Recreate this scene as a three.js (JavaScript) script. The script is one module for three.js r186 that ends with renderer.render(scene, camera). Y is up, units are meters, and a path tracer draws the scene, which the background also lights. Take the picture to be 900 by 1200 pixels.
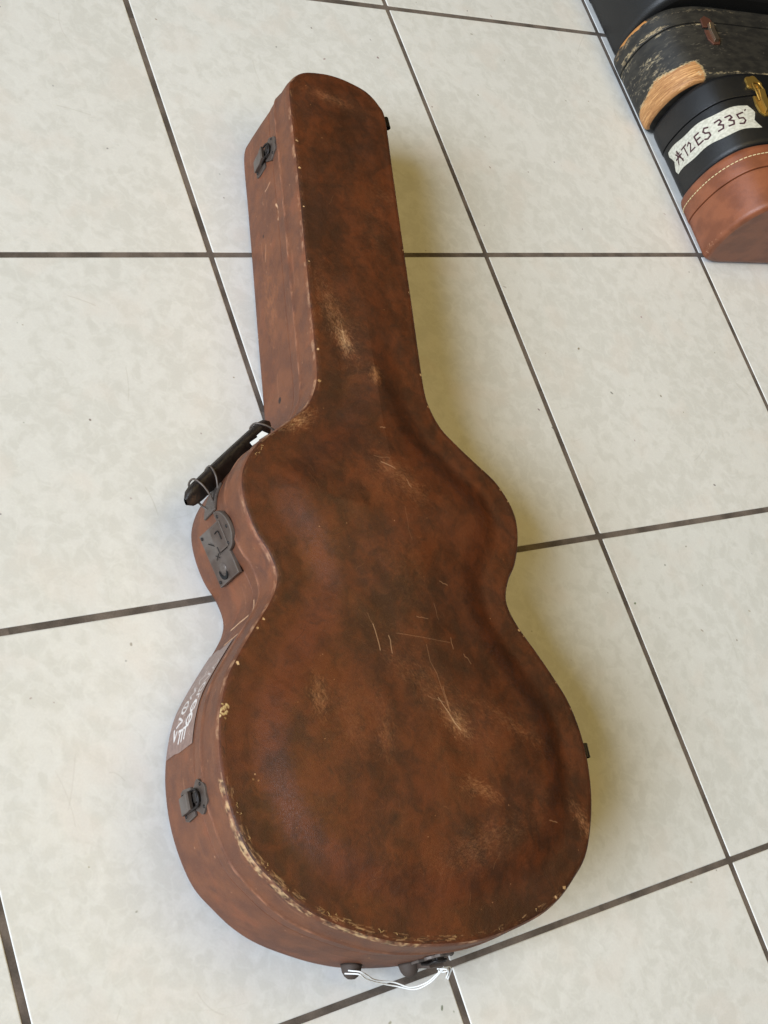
import * as THREE from 'three';
import { RoundedBoxGeometry } from 'three/addons/geometries/RoundedBoxGeometry.js';
import { mergeGeometries } from 'three/addons/utils/BufferGeometryUtils.js';
import { RectAreaLightUniformsLib } from 'three/addons/lights/RectAreaLightUniformsLib.js';
import { createNoise2D, createNoise3D } from 'simplex-noise';

// ---------------------------------------------------------------- camera, light, exposure
const scene = new THREE.Scene();
scene.background = new THREE.Color(0, 0, 0);
const camera = new THREE.PerspectiveCamera(40.83, 3 / 4, 0.05, 40);
camera.position.set(-0.84669, 1.30787, 0.86480);
camera.quaternion.setFromRotationMatrix(new THREE.Matrix4().set(
  0.8149878, 0.10652099, -0.56960351, 0,
  0.48338057, 0.41714758, 0.76963051, 0,
  0.31959053, -0.90257475, 0.28848001, 0,
  0, 0, 0, 1));
scene.add(camera);
const renderer = new THREE.WebGLRenderer({ antialias: true });
renderer.toneMapping = THREE.LinearToneMapping;
renderer.toneMappingExposure = 1;
renderer.shadowMap.enabled = true;
RectAreaLightUniformsLib.init();
function areaLight(name, color, intensity, w, h, at, to) {
  const l = new THREE.RectAreaLight(color, intensity, w, h);
  l.name = name; l.position.set(...at); l.lookAt(...to); scene.add(l); return l;
}
// daylight from a large high window to the left, and an unseen overhead fill added for warm room bounce
areaLight('window_daylight', new THREE.Color().setRGB(0.76, 0.865, 1.0), 26, 6.6, 6.0, [-11.6, 7.0, 1.7], [0.1, 0.1, 0.4]);
areaLight('overhead_fill', new THREE.Color().setRGB(1.0, 0.76, 0.31), 2.45, 2.2, 2.2, [0.35, 2.9, 0.3], [0.35, 0, 0.3]);

// ---------------------------------------------------------------- helpers
let seed = 20240611;
const rnd = () => { seed = (seed * 1664525 + 1013904223) >>> 0; return seed / 4294967296; };
const rr = (a, b) => a + (b - a) * rnd();
const n2 = createNoise2D(rnd), n3 = createNoise3D(rnd);
const clamp = (x, a = 0, b = 1) => Math.min(b, Math.max(a, x));
const smooth = (a, b, x) => { const t = clamp((x - a) / (b - a)); return t * t * (3 - 2 * t); };
const lerp = (a, b, t) => a + (b - a) * t;
function fbm(x, y, oct = 4, gain = 0.5) { let s = 0, a = 1, t = 0; for (let i = 0; i < oct; i++) { s += a * n2(x + i * 17.3, y - i * 9.1); t += a; a *= gain; x *= 2.03; y *= 2.03; } return s / t; }
const used = {};
function numbered(name) { const k = used[name] = (used[name] ?? -1) + 1; return k ? `${name}_${String(k).padStart(3, '0')}` : name; }
function mesh(name, geo, mat, parent) {
  const m = new THREE.Mesh(geo, mat); m.name = name; m.castShadow = m.receiveShadow = true; parent.add(m); return m;
}
function thing(name, label, category, pos = [0, 0, 0], group) {
  const g = new THREE.Group(); g.name = numbered(name); g.position.set(...pos);
  g.userData = { label, category }; if (group) g.userData.group = group; scene.add(g); return g;
}
function part(name, parent) { const g = new THREE.Group(); g.name = name; parent.add(g); return g; }
function canvasTex(w, h, pixel, draw, srgb = true) {           // pixel(x, y) -> [r, g, b]; draw(ctx) paints over it
  const c = document.createElement('canvas'); c.width = w; c.height = h;
  const ctx = c.getContext('2d');
  if (pixel) {
    const im = ctx.createImageData(w, h), d = im.data;
    for (let y = 0, k = 0; y < h; y++) for (let x = 0; x < w; x++, k += 4) { const p = pixel(x, y); d[k] = p[0]; d[k + 1] = p[1]; d[k + 2] = p[2]; d[k + 3] = 255; }
    ctx.putImageData(im, 0, 0);
  }
  if (draw) draw(ctx, w, h);
  const t = new THREE.CanvasTexture(c); if (srgb) t.colorSpace = THREE.SRGBColorSpace;
  t.wrapS = t.wrapT = THREE.RepeatWrapping; t.anisotropy = 8; return t;
}
const mix3 = (a, b, t) => [lerp(a[0], b[0], t), lerp(a[1], b[1], t), lerp(a[2], b[2], t)];
const std = (o) => new THREE.MeshStandardMaterial(o);

// closed outline: control points [a, b] -> evenly spaced points with outward normals and arc length
function outline(ctrl, n, tension) {
  const c = new THREE.CatmullRomCurve3(ctrl.map(([a, b]) => new THREE.Vector3(a, b, 0)), true, 'catmullrom', tension ?? 0.5);
  c.arcLengthDivisions = 3000;
  const p = c.getSpacedPoints(n).slice(0, n).map((v) => [v.x, v.y]);
  let area = 0; for (let i = 0; i < n; i++) { const q = p[(i + 1) % n]; area += p[i][0] * q[1] - q[0] * p[i][1]; }
  if (area < 0) p.reverse();                                   // counter-clockwise
  const N = p.map((_, i) => { const u = p[(i + n - 1) % n], v = p[(i + 1) % n]; const x = v[1] - u[1], y = u[0] - v[0], l = Math.hypot(x, y); return [x / l, y / l]; });
  const arc = [0]; for (let i = 0; i < n; i++) { const a = p[i], b = p[(i + 1) % n]; arc.push(arc[i] + Math.hypot(b[0] - a[0], b[1] - a[1])); }
  return { p, N, arc, n, length: arc[n] };
}
// surface swept round an outline: profile [[outset, height], ...]; map(a, b, h) -> [x, y, z]
function loft(o, prof, map, uvOf) {
  const pos = [], uv = [], idx = [], m = prof.length;
  const pl = [0]; for (let k = 1; k < m; k++) pl.push(pl[k - 1] + Math.hypot(prof[k][0] - prof[k - 1][0], prof[k][1] - prof[k - 1][1]));
  for (let i = 0; i <= o.n; i++) for (let k = 0; k < m; k++) {
    const j = i % o.n, a = o.p[j][0] + o.N[j][0] * prof[k][0], b = o.p[j][1] + o.N[j][1] * prof[k][0];
    pos.push(...map(a, b, prof[k][1])); uv.push(...uvOf(a, b, prof[k][1], o.arc[i], pl[k]));
  }
  for (let i = 0; i < o.n; i++) for (let k = 0; k < m - 1; k++) { const A = i * m + k, B = A + m; idx.push(A, A + 1, B, B, A + 1, B + 1); }
  const g = new THREE.BufferGeometry();
  g.setAttribute('position', new THREE.Float32BufferAttribute(pos, 3)); g.setAttribute('uv', new THREE.Float32BufferAttribute(uv, 2)); g.setIndex(idx);
  g.computeVertexNormals();
  const nn = g.attributes.normal; for (let k = 0; k < m; k++) { const e = o.n * m + k; const v = new THREE.Vector3(nn.getX(k) + nn.getX(e), nn.getY(k) + nn.getY(e), nn.getZ(k) + nn.getZ(e)).normalize(); nn.setXYZ(k, v.x, v.y, v.z); nn.setXYZ(e, v.x, v.y, v.z); }
  return g;
}
// thin sheet lying on a swept wall: i = outline position from arc a0 to a1, height h0 to h1
function wallSheet(o, a0, a1, h0, h1, off, map, edge, nu = 40, nv = 6) {
  const pos = [], uv = [], idx = [];
  for (let i = 0; i <= nu; i++) for (let k = 0; k <= nv; k++) {
    const u = i / nu, v = k / nv, e = edge ? edge(u, v) : [0, 0];
    const w = wallPoint(o, lerp(a0, a1, u) + e[0]), h = lerp(h0, h1, v) + e[1];
    pos.push(...map(w.p[0] + w.N[0] * off, w.p[1] + w.N[1] * off, h)); uv.push(u, v);
  }
  for (let i = 0; i < nu; i++) for (let k = 0; k < nv; k++) { const A = i * (nv + 1) + k, B = A + nv + 1; idx.push(A, A + 1, B, B, A + 1, B + 1); }
  const g = new THREE.BufferGeometry();
  g.setAttribute('position', new THREE.Float32BufferAttribute(pos, 3)); g.setAttribute('uv', new THREE.Float32BufferAttribute(uv, 2)); g.setIndex(idx); g.computeVertexNormals(); return g;
}
function wallPoint(o, arc) {
  arc = ((arc % o.length) + o.length) % o.length;
  let i = Math.min(o.n - 1, Math.floor(arc / o.length * o.n)); while (i > 0 && o.arc[i] > arc) i--; while (i < o.n - 1 && o.arc[i + 1] < arc) i++;
  const t = (arc - o.arc[i]) / (o.arc[i + 1] - o.arc[i]), j = (i + 1) % o.n;
  return { p: [lerp(o.p[i][0], o.p[j][0], t), lerp(o.p[i][1], o.p[j][1], t)], N: [lerp(o.N[i][0], o.N[j][0], t), lerp(o.N[i][1], o.N[j][1], t)] };
}
function rbox(w, h, d, r = 0.001, x = 0, y = 0, z = 0) { const g = new RoundedBoxGeometry(w, h, d, 2, Math.min(r, w / 2.05, h / 2.05, d / 2.05)); g.translate(x, y, z); return g; }
function extrude(pts, depth, bevel = 0.0005, z = 0) {
  const s = new THREE.Shape(pts.map(([x, y]) => new THREE.Vector2(x, y)));
  const g = new THREE.ExtrudeGeometry(s, { depth: depth - bevel, bevelEnabled: true, bevelThickness: bevel, bevelSize: bevel, bevelSegments: 2, curveSegments: 8 }); g.translate(0, 0, z); return g;
}
function tube(pts, r, seg = 40, rad = 8) { return new THREE.TubeGeometry(new THREE.CatmullRomCurve3(pts.map((p) => new THREE.Vector3(...p))), seg, r, rad, false); }
function merged(list) { return mergeGeometries(list.map((g) => { const q = g.index ? g.toNonIndexed() : g; for (const k of Object.keys(q.attributes)) if (!['position', 'normal', 'uv'].includes(k)) q.deleteAttribute(k); return q; })); }

// ---------------------------------------------------------------- floor: grout bed and single glazed tiles
const TILE = 0.45;
const tileTex = canvasTex(2048, 2048, (x, y) => {
  const u = x / 2048 * 1.8, v = y / 2048 * 1.8;                // 1.8 m of glaze, cut into 4 x 4 tiles
  const wx = u + 0.006 * fbm(u * 22, v * 22, 2), wy = v + 0.006 * fbm(u * 22 + 40, v * 22, 2);
  let a = fbm(wx * 26, wy * 26, 5, 0.6), b = fbm(wx * 5 + 9, wy * 5, 3), r = 1 - Math.abs(fbm(wx * 24 + 3, wy * 24 + 70, 3)), f = n2(u * 260, v * 260);
  const patch = smooth(-0.3, 0.3, a + 0.5 * b), vein = smooth(0.80, 0.99, r) * 0.3, pink = smooth(0.15, 0.6, fbm(u * 7 + 80, v * 7 + 20, 3));
  let c = mix3([225, 223, 218], [217, 215, 209], patch);
  c = mix3(c, [233, 232, 227], vein); c = mix3(c, [226, 216, 207], pink * 0.3);
  return c.map((q) => q + f * 2.0);
}, (ctx) => {
  for (let i = 0; i < 120; i++) { const x = rr(0, 2048), y = rr(0, 2048), l = rr(10, 70), an = rr(0, 6.28); ctx.strokeStyle = `rgba(150,142,126,${rr(0.06, 0.22)})`; ctx.lineWidth = rr(0.6, 1.6); ctx.beginPath(); ctx.moveTo(x, y); ctx.quadraticCurveTo(x + l * Math.cos(an) * 0.5 + rr(-8, 8), y + l * Math.sin(an) * 0.5 + rr(-8, 8), x + l * Math.cos(an), y + l * Math.sin(an)); ctx.stroke(); }
  for (let i = 0; i < 260; i++) {                               // crumbs and specks of dirt
    const x = rr(0, 2048), y = rr(0, 2048), r = rr(0.5, 1.5); ctx.fillStyle = `rgba(${rr(70, 120) | 0},${rr(62, 96) | 0},${rr(50, 80) | 0},${rr(0.25, 0.8)})`;
    ctx.beginPath(); ctx.ellipse(x, y, r, r * rr(0.8, 2.6), rr(0, 3), 0, 7); ctx.fill();
  }
});
const tileRough = canvasTex(1024, 1024, (x, y) => { const u = x / 1024, v = y / 1024; const q = 118 + 26 * fbm(u * 22, v * 22, 4) + 14 * n2(u * 300, v * 300); return [q, q, q]; }, null, false);
const tileBump = canvasTex(1024, 1024, (x, y) => { const u = x / 1024, v = y / 1024; const q = 128 + 90 * fbm(u * 14, v * 14, 3) + 20 * n2(u * 120, v * 120); return [q, q, q]; }, null, false);
const tileMats = [[1, 1, 1], [0.97, 0.97, 0.965], [0.985, 0.98, 0.97], [0.955, 0.96, 0.955]].map((c) => std({ color: new THREE.Color().setRGB(...c),  map: tileTex, roughness: 0.95, roughnessMap: tileRough, bumpMap: tileBump, bumpScale: 0.00045 }));
const groutTex = canvasTex(512, 512, (x, y) => { const q = fbm(x / 60, y / 60, 4), f = n2(x / 1.5, y / 1.5); return mix3([112, 100, 90], [80, 71, 63], smooth(-0.5, 0.6, q)).map((c) => c + 9 * f); });
groutTex.repeat.set(6, 6);
const floor = new THREE.Group(); floor.name = 'floor'; floor.userData = { kind: 'structure', label: 'floor of pale mottled square tiles with dark grout', category: 'floor' }; scene.add(floor);
{
  const g = new THREE.BoxGeometry(8 * TILE, 0.03, 8 * TILE); g.translate(0.5 * TILE, -0.0159, 0.5 * TILE);
  mesh('grout', g, std({ map: groutTex, roughness: 0.95, bumpMap: groutTex, bumpScale: 0.0006 }), floor);
  const half = TILE / 2 - 0.0033, prof = [[0, -0.010], [0, -0.0022], [0.0005, -0.0007], [0.0012, -0.0001], [0.0022, 0]];
  const cr = 0.002, geos = [];
  for (let vI = 0; vI < 16; vI++) {
    const pos = [], uv = [], idx = []; const ring = [];
    for (let c = 0; c < 4; c++) for (let k = 0; k < 3; k++) { const an = c * Math.PI / 2 + k * Math.PI / 4; ring.push([Math.sign(Math.cos(c * Math.PI / 2 + Math.PI / 4)), Math.sign(Math.sin(c * Math.PI / 2 + Math.PI / 4)), Math.cos(an), Math.sin(an)]); }
    const U = (x, z) => [((vI % 4) + 0.5 + x / TILE) / 4, (Math.floor(vI / 4) + 0.5 + z / TILE) / 4], R = ring.length;
    for (const [o, y] of prof) for (const [sx, sz, cx, cz] of ring) { const x = sx * (half - cr) + cx * (cr - Math.min(o, cr)) - sx * Math.max(0, o - cr), z = sz * (half - cr) + cz * (cr - Math.min(o, cr)) - sz * Math.max(0, o - cr); pos.push(x, y, z); uv.push(...U(x, z)); }
    for (let k = 0; k < prof.length - 1; k++) for (let i = 0; i < R; i++) { const A = k * R + i, B = k * R + (i + 1) % R; idx.push(A, A + R, B, B, A + R, B + R); }
    const base = pos.length / 3; const last = (prof.length - 1) * R;
    for (let i = 0; i < R; i++) { pos.push(...pos.slice((last + i) * 3, (last + i) * 3 + 3)); uv.push(...uv.slice((last + i) * 2, (last + i) * 2 + 2)); }
    pos.push(0, 0, 0); uv.push(...U(0, 0));
    for (let i = 0; i < R; i++) idx.push(base + i, base + R, base + (i + 1) % R);
    const g2 = new THREE.BufferGeometry(); g2.setAttribute('position', new THREE.Float32BufferAttribute(pos, 3)); g2.setAttribute('uv', new THREE.Float32BufferAttribute(uv, 2)); g2.setIndex(idx); g2.computeVertexNormals(); geos.push(g2);
  }
  let k = 0;
  for (let i = -3; i < 4; i++) for (let j = -3; j < 4; j++) {
    const m = mesh(k ? `tile_${String(k).padStart(3, '0')}` : 'tile', geos[(k * 7 + 3) % 16], tileMats[Math.floor(rr(0, 4))], floor); k++;
    m.position.set((i + 0.5) * TILE + rr(-0.0004, 0.0004), rr(-0.0003, 0), (j + 0.5) * TILE + rr(-0.0004, 0.0004)); m.rotation.y = Math.floor(rr(0, 4)) * Math.PI / 2 + rr(-0.0008, 0.0008);
  }
}

// ---------------------------------------------------------------- shared hardware materials
const ironTex = canvasTex(256, 256, (x, y) => { const q = fbm(x / 30, y / 30, 4), f = n2(x / 2, y / 2); return mix3([104, 95, 88], [80, 66, 58], smooth(-0.3, 0.5, q)).map((c) => c + 7 * f); });
const agedIron = std({ map: ironTex, metalness: 0.35, roughness: 0.5, bumpMap: ironTex, bumpScale: 0.0002 });
const darkIron = std({ color: 0x2a2523, metalness: 0.5, roughness: 0.5 });
const holeMat = std({ color: 0x0d0b0a, roughness: 0.9 });
const rubberMat = std({ color: 0x43372f, roughness: 0.75 });
const brass = std({ color: 0xc09a4e, metalness: 0.75, roughness: 0.3 });

// ---------------------------------------------------------------- the brown guitar case
const HALF = [[-.930, 0], [-.928, .02], [-.920, .046], [-.903, .063], [-.880, .071], [-.795, .0712], [-.70, .0714], [-.60, .072], [-.51, .072], [-.468, .073], [-.446, .078], [-.424, .089], [-.403, .110], [-.384, .132], [-.366, .153], [-.347, .166], [-.328, .174], [-.308, .176], [-.283, .172], [-.258, .163], [-.238, .151], [-.217, .144], [-.200, .146], [-.180, .156], [-.155, .173], [-.127, .191], [-.1, .206], [-.07, .215], [-.04, .219], [-.01, .2185], [.02, .214], [.05, .205], [.075, .193], [.095, .175], [.115, .153], [.131, .126], [.145, .088], [.153, .058], [.157, .03], [.158, 0]];
const caseLine = outline([...HALF.map(([s, w]) => [-w, s]), ...HALF.slice(1, -1).reverse().map(([s, w]) => [w, s])], 640);
const caseMap = (a, b, h) => [a, h, b];
const sideArc = (s) => { let best = 0, bd = 9; for (let i = 0; i < caseLine.n; i++) { const [x, z] = caseLine.p[i]; if (x < 0 && Math.abs(z - s) < bd) { bd = Math.abs(z - s); best = i; } } return caseLine.arc[best]; };
const sideArcR = (s) => { let best = 0, bd = 9; for (let i = 0; i < caseLine.n; i++) { const [x, z] = caseLine.p[i]; if (x > 0 && Math.abs(z - s) < bd) { bd = Math.abs(z - s); best = i; } } return caseLine.arc[best]; };
const endArc = (x) => { let best = 0, bd = 9; for (let i = 0; i < caseLine.n; i++) { const q = caseLine.p[i]; if (q[1] > 0.1 && Math.abs(q[0] - x) < bd) { bd = Math.abs(q[0] - x); best = i; } } return caseLine.arc[best]; };
const guitarCase = thing('guitar_case', 'long worn brown leatherette guitar case lying flat on the tiles', 'guitar case', [-0.05596, 0, 0.72375]);
guitarCase.rotation.y = -0.24955;

// covering of the lid: mottled stain, scuffs, painted sheen and scratches where they are on the case
const LX = 0.25, LZ0 = -0.955, LZ1 = 0.185, LW = 896, LH = 2044, PXM = LW / (2 * LX);
const lx = (x) => (x + LX) * PXM, lz = (z) => (z - LZ0) * PXM;
function stain(u, v) {                                         // metres -> sRGB colour of the stained covering
  const wx = u + 0.005 * fbm(u * 30, v * 30, 2), wy = v + 0.005 * fbm(u * 30 + 31, v * 30 + 7, 2);
  const a = fbm(wx * 10, wy * 8, 5, 0.58), b = fbm(wx * 34 + 5, wy * 30, 4, 0.6), c = fbm(wx * 4.2 + 60, wy * 3.4, 3), f = n2(u * 420, v * 420), g = n2(u * 900 + 3, v * 150);
  let q = mix3([98, 51, 27], [62, 36, 22], smooth(-0.6, 0.65, a * 0.45 + b * 0.5 + c * 0.45));
  q = mix3(q, [108, 58, 31], smooth(0.15, 0.7, fbm(wx * 9 + 90, wy * 8 + 33, 5, 0.62)) * 0.5);
  q = mix3(q, [48, 31, 21], smooth(0.2, 0.7, fbm(wx * 30 + 14, wy * 28 + 51, 5, 0.65)) * 0.34);
  return q.map((t) => t + f * 3.2 + g * 1.6);
}
function scratch(ctx, x0, y0, x1, y1, w, col, wob = 2) { ctx.strokeStyle = col; ctx.lineWidth = w; ctx.lineCap = 'round'; ctx.beginPath(); ctx.moveTo(x0, y0); const m = 4; for (let i = 1; i <= m; i++) ctx.lineTo(lerp(x0, x1, i / m) + rr(-wob, wob), lerp(y0, y1, i / m) + rr(-wob, wob)); ctx.stroke(); }
function scuffOrSheen(ctx, cx, cy, rx, ry, ang, n, alpha, col = [176, 124, 78], along = 0) {   // rubbed spots and painted sheen, made of many hairline strokes
  for (let i = 0; i < n * 2.6; i++) {
    const r = Math.sqrt(-2 * Math.log(1 - rnd() * 0.985)) * 0.62, t = rr(0, 6.283), px = r * Math.cos(t) * rx, py = r * Math.sin(t) * ry;
    const x = cx + px * Math.cos(ang) - py * Math.sin(ang), y = cy + px * Math.sin(ang) + py * Math.cos(ang), l = rr(2, 10), an = along + rr(-0.8, 0.8);
    const k = rr(-22, 22); scratch(ctx, x, y, x + l * Math.cos(an), y + l * Math.sin(an), rr(0.6, 1.9), `rgba(${col[0] + k | 0},${col[1] + k | 0},${col[2] + k | 0},${alpha * rr(0.15, 0.75)})`, 0.6);
  }
}
function chip(ctx, x, y, r0, col = [206, 168, 118]) { const kk = rr(-25, 25); ctx.fillStyle = `rgba(${col[0] + kk | 0},${col[1] + kk | 0},${col[2] + kk | 0},${rr(0.6, 1)})`; ctx.beginPath(); const n = 7, p = rr(0, 6), r = r0 * 0.75; for (let i = 0; i < n; i++) { const q = r * rr(0.5, 1.25), t = p + i / n * 6.283; ctx[i ? 'lineTo' : 'moveTo'](x + q * Math.cos(t), y + q * Math.sin(t)); } ctx.fill(); }
const L2 = caseLine.length;
function edgeWear(ctx, a0, a1, inset, dens, size, alpha) {     // frayed covering along the lid's edge, from outline arc a0 to a1
  if (Math.abs(a1 - a0) < L2 - 1e-6) { if (a1 - a0 > L2 / 2) a1 -= L2; if (a0 - a1 > L2 / 2) a1 += L2; }
  const n = Math.round(Math.abs(a1 - a0) * dens);
  for (let i = 0; i < n; i++) {
    const w = wallPoint(caseLine, lerp(a0, a1, rnd())), gate = fbm(w.p[0] * 30, w.p[1] * 30, 2); if (gate < rr(-0.35, 0.45)) continue;
    const d = inset + rr(-0.0032, 0.0032), x = lx(w.p[0] - w.N[0] * d), y = lz(w.p[1] - w.N[1] * d), an = Math.atan2(w.N[0], -w.N[1]) + rr(-0.2, 0.2), l = rr(3, 17) * size;
    const k = rr(-34, 20), dark = rnd() < 0.38; scratch(ctx, x, y, x + l * Math.cos(an), y + l * Math.sin(an), rr(0.6, 1.9) * size, dark ? `rgba(44,27,18,${alpha * rr(0.4, 0.9)})` : `rgba(${182 + k | 0},${146 + k | 0},${102 + k | 0},${alpha * rr(0.3, 0.95)})`, 0.5);
  }
}
const lidMarks = (ctx) => {
  const P = (a, b, w, al, wob = 1.5, c = '204,166,128') => scratch(ctx, lx(a[0]), lz(a[1]), lx(b[0]), lz(b[1]), w * 0.85, `rgba(${c},${al * 0.8})`, wob);
  // rubbed places, and the lid sheen painted in as pale streaks
  scuffOrSheen(ctx, lx(0.012), lz(-0.088), 110, 26, 0.72, 520, 0.16, [168, 116, 72], 0.75);
  scuffOrSheen(ctx, lx(0.036), lz(-0.058), 30, 16, 0.9, 240, 0.26, [186, 138, 92], 0.9);
  scuffOrSheen(ctx, lx(0.105), lz(-0.062), 80, 15, 0.45, 240, 0.2, [164, 110, 68], 0.45);
  scuffOrSheen(ctx, lx(0.056), lz(0.011), 34, 14, 0.4, 170, 0.28, [180, 128, 82], 0.4);
  scuffOrSheen(ctx, lx(0.052), lz(0.064), 80, 26, -0.4, 420, 0.17, [166, 112, 70], -0.2);
  scuffOrSheen(ctx, lx(0.195), lz(0.036), 40, 14, 1.1, 200, 0.28, [182, 126, 82], 1.0);
  scuffOrSheen(ctx, lx(-0.116), lz(-0.080), 14, 34, 0.05, 190, 0.26, [170, 118, 74], 1.5);
  scuffOrSheen(ctx, lx(-0.049), lz(-0.043), 18, 50, 0.1, 220, 0.17, [160, 108, 66], 1.5);
  scuffOrSheen(ctx, lx(-0.08), lz(-0.06), 40, 60, 0.1, 260, 0.10, [160, 104, 62], 1.5);
  scuffOrSheen(ctx, lx(-0.040), lz(-0.542), 20, 76, -0.25, 520, 0.22, [176, 128, 86], 1.3);
  scuffOrSheen(ctx, lx(-0.032), lz(-0.520), 12, 26, -0.2, 170, 0.34, [196, 152, 108], 1.4);
  scuffOrSheen(ctx, lx(0.0), lz(-0.475), 12, 24, 0, 130, 0.3, [178, 124, 78], 1.5);
  scuffOrSheen(ctx, lx(-0.103), lz(-0.400), 34, 16, -0.6, 260, 0.3, [186, 138, 92], -0.7);
  scuffOrSheen(ctx, lx(0.0), lz(-0.345), 40, 22, 0.4, 240, 0.2, [166, 114, 72], 0.3);
  scuffOrSheen(ctx, lx(0.02), lz(-0.325), 34, 20, 0.6, 180, 0.2, [166, 114, 72], 0.4);
  scuffOrSheen(ctx, lx(-0.015), lz(-0.886), 46, 11, 0.1, 220, 0.22, [150, 94, 58], 0.1);
  scuffOrSheen(ctx, lx(0.05), lz(-0.75), 30, 20, 0.3, 120, 0.14, [150, 94, 56], 0.3);
  scuffOrSheen(ctx, lx(0.12), lz(-0.30), 26, 34, 0.3, 150, 0.14, [160, 100, 58], 0.8);
  scuffOrSheen(ctx, lx(0.0), lz(-0.22), 44, 120, 0.1, 420, 0.08, [158, 96, 50], 1.4);
  for (const [x, z, rx, ry, an, n, al] of [[0.015, -0.095, 170, 46, 0.75, 700, 0.075], [-0.08, -0.06, 90, 70, 0.3, 500, 0.06], [0.06, 0.065, 120, 40, -0.3, 500, 0.07], [-0.035, -0.54, 34, 110, -0.25, 500, 0.09], [0.005, -0.34, 80, 50, 0.5, 450, 0.075], [0.0, -0.22, 70, 130, 0, 500, 0.05], [0.11, -0.06, 110, 30, 0.45, 350, 0.07], [-0.02, -0.885, 70, 20, 0.1, 260, 0.08], [0.03, -0.7, 40, 90, 0, 300, 0.05], [0.12, 0.02, 60, 60, 0, 260, 0.05]]) scuffOrSheen(ctx, lx(x), lz(z), rx, ry, an, n, al * 1.6, [158, 104, 66], an);  // broad pale haze: sheen of the lid put into its colour
  // scratches
  P([-0.047, -0.160], [-0.043, -0.130], 2, 0.85); P([-0.052, -0.172], [-0.047, -0.160], 1, 0.5); P([-0.031, -0.148], [-0.029, -0.128], 2, 0.8);
  P([-0.022, -0.151], [0.045, -0.145], 1.2, 0.5, 3); P([0.013, -0.141], [0.026, -0.074], 1.2, 0.55, 4); P([0.046, -0.152], [0.047, -0.140], 1.6, 0.7);
  P([0.018, -0.083], [0.041, -0.050], 2, 0.85, 2); P([0.026, -0.096], [0.030, -0.070], 1.5, 0.6); P([0.006, -0.084], [0.024, -0.078], 1.2, 0.5);
  P([0.144, 0.039], [0.157, 0.040], 2.2, 0.7, 0.6); P([-0.013, -0.354], [0.003, -0.347], 2, 0.8); P([-0.02, -0.362], [-0.002, -0.36], 1.3, 0.5);
  P([0.016, -0.336], [0.021, -0.326], 1.8, 0.7); P([-0.005, -0.402], [0.002, -0.402], 2.4, 0.6); P([0.042, -0.217], [0.052, -0.213], 2, 0.7);
  P([0.008, -0.30], [0.010, -0.262], 1, 0.35, 3); P([0.06, -0.135], [0.067, -0.125], 2, 0.6); P([0.03, -0.19], [0.034, -0.17], 1.2, 0.5); P([0.005, -0.172], [0.02, -0.17], 1.6, 0.6);
  // scored letter strokes in the neck
  P([-0.038, -0.536], [-0.029, -0.505], 1.6, 0.55, 1, '60,40,26'); P([-0.030, -0.497], [-0.021, -0.512], 1.6, 0.6, 1, '58,38,24'); P([-0.021, -0.512], [-0.018, -0.492], 1.6, 0.6, 1, '58,38,24'); P([-0.027, -0.501], [-0.019, -0.501], 1.4, 0.6, 0.5, '58,38,24');
  P([-0.043, -0.535], [-0.030, -0.53], 1.5, 0.5, 1, '216,180,140'); P([-0.042, -0.524], [-0.031, -0.519], 1.3, 0.4, 1, '216,180,140'); P([-0.034, -0.545], [-0.031, -0.51], 1.2, 0.5, 1, '216,180,140');
  for (let i = 0; i < 90; i++) chip(ctx, rr(0, LW), rr(0, LH), rr(0.7, 1.7), [190, 140, 92]);
  for (let i = 0; i < 70; i++) { const x = rr(0, LW), y = rr(0, LH), l = rr(6, 40), an = rr(0, 6.28); scratch(ctx, x, y, x + l * Math.cos(an), y + l * Math.sin(an), rr(0.5, 1), `rgba(186,136,90,${rr(0.1, 0.32)})`, 2); }
  for (let i = 0; i < 240; i++) { const x = rr(0, LW), y = rr(0, LH), l = rr(8, 60), an = rr(0, 6.28); scratch(ctx, x, y, x + l * Math.cos(an), y + l * Math.sin(an), rr(0.5, 1.2), `rgba(40,25,16,${rr(0.1, 0.3)})`, 3); }
  for (const [x, z] of [[-0.184, -0.003], [-0.186, 0.002], [-0.181, 0.003]]) chip(ctx, lx(x), lz(z), 3, [190, 150, 100]);
  // the edge
  const A = sideArc, E = endArc, L = caseLine.length;
  edgeWear(ctx, 0, L, 0.0025, 1100, 0.6, 0.32); edgeWear(ctx, 0, L, 0.003, 120, 0.7, 0.4);
  edgeWear(ctx, A(-0.05), A(0.06), 0.006, 700, 0.9, 0.6); edgeWear(ctx, A(0.05), E(-0.09), 0.006, 1900, 1.0, 0.62); edgeWear(ctx, E(-0.1), E(0.03), 0.006, 900, 1.0, 0.7); edgeWear(ctx, E(0.03), E(0.17), 0.005, 420, 0.9, 0.7);
  edgeWear(ctx, A(-0.355), A(-0.335), 0.006, 1500, 1.1, 0.75); edgeWear(ctx, A(-0.43), A(-0.36), 0.003, 900, 0.9, 0.75);
  edgeWear(ctx, sideArcR(-0.90), A(-0.87), 0.004, 520, 0.9, 0.6);
  for (const [s, r] of [[-0.18, 5], [-0.172, 4], [-0.355, 5], [-0.34, 3], [-0.45, 4], [-0.49, 4], [-0.12, 3], [-0.09, 3], [-0.61, 3], [-0.67, 3], [0.11, 6], [0.118, 5], [-0.38, 3]]) { const w = wallPoint(caseLine, sideArcR(s)); chip(ctx, lx(w.p[0] - w.N[0] * 0.004), lz(w.p[1] - w.N[1] * 0.004), r); }
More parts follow.
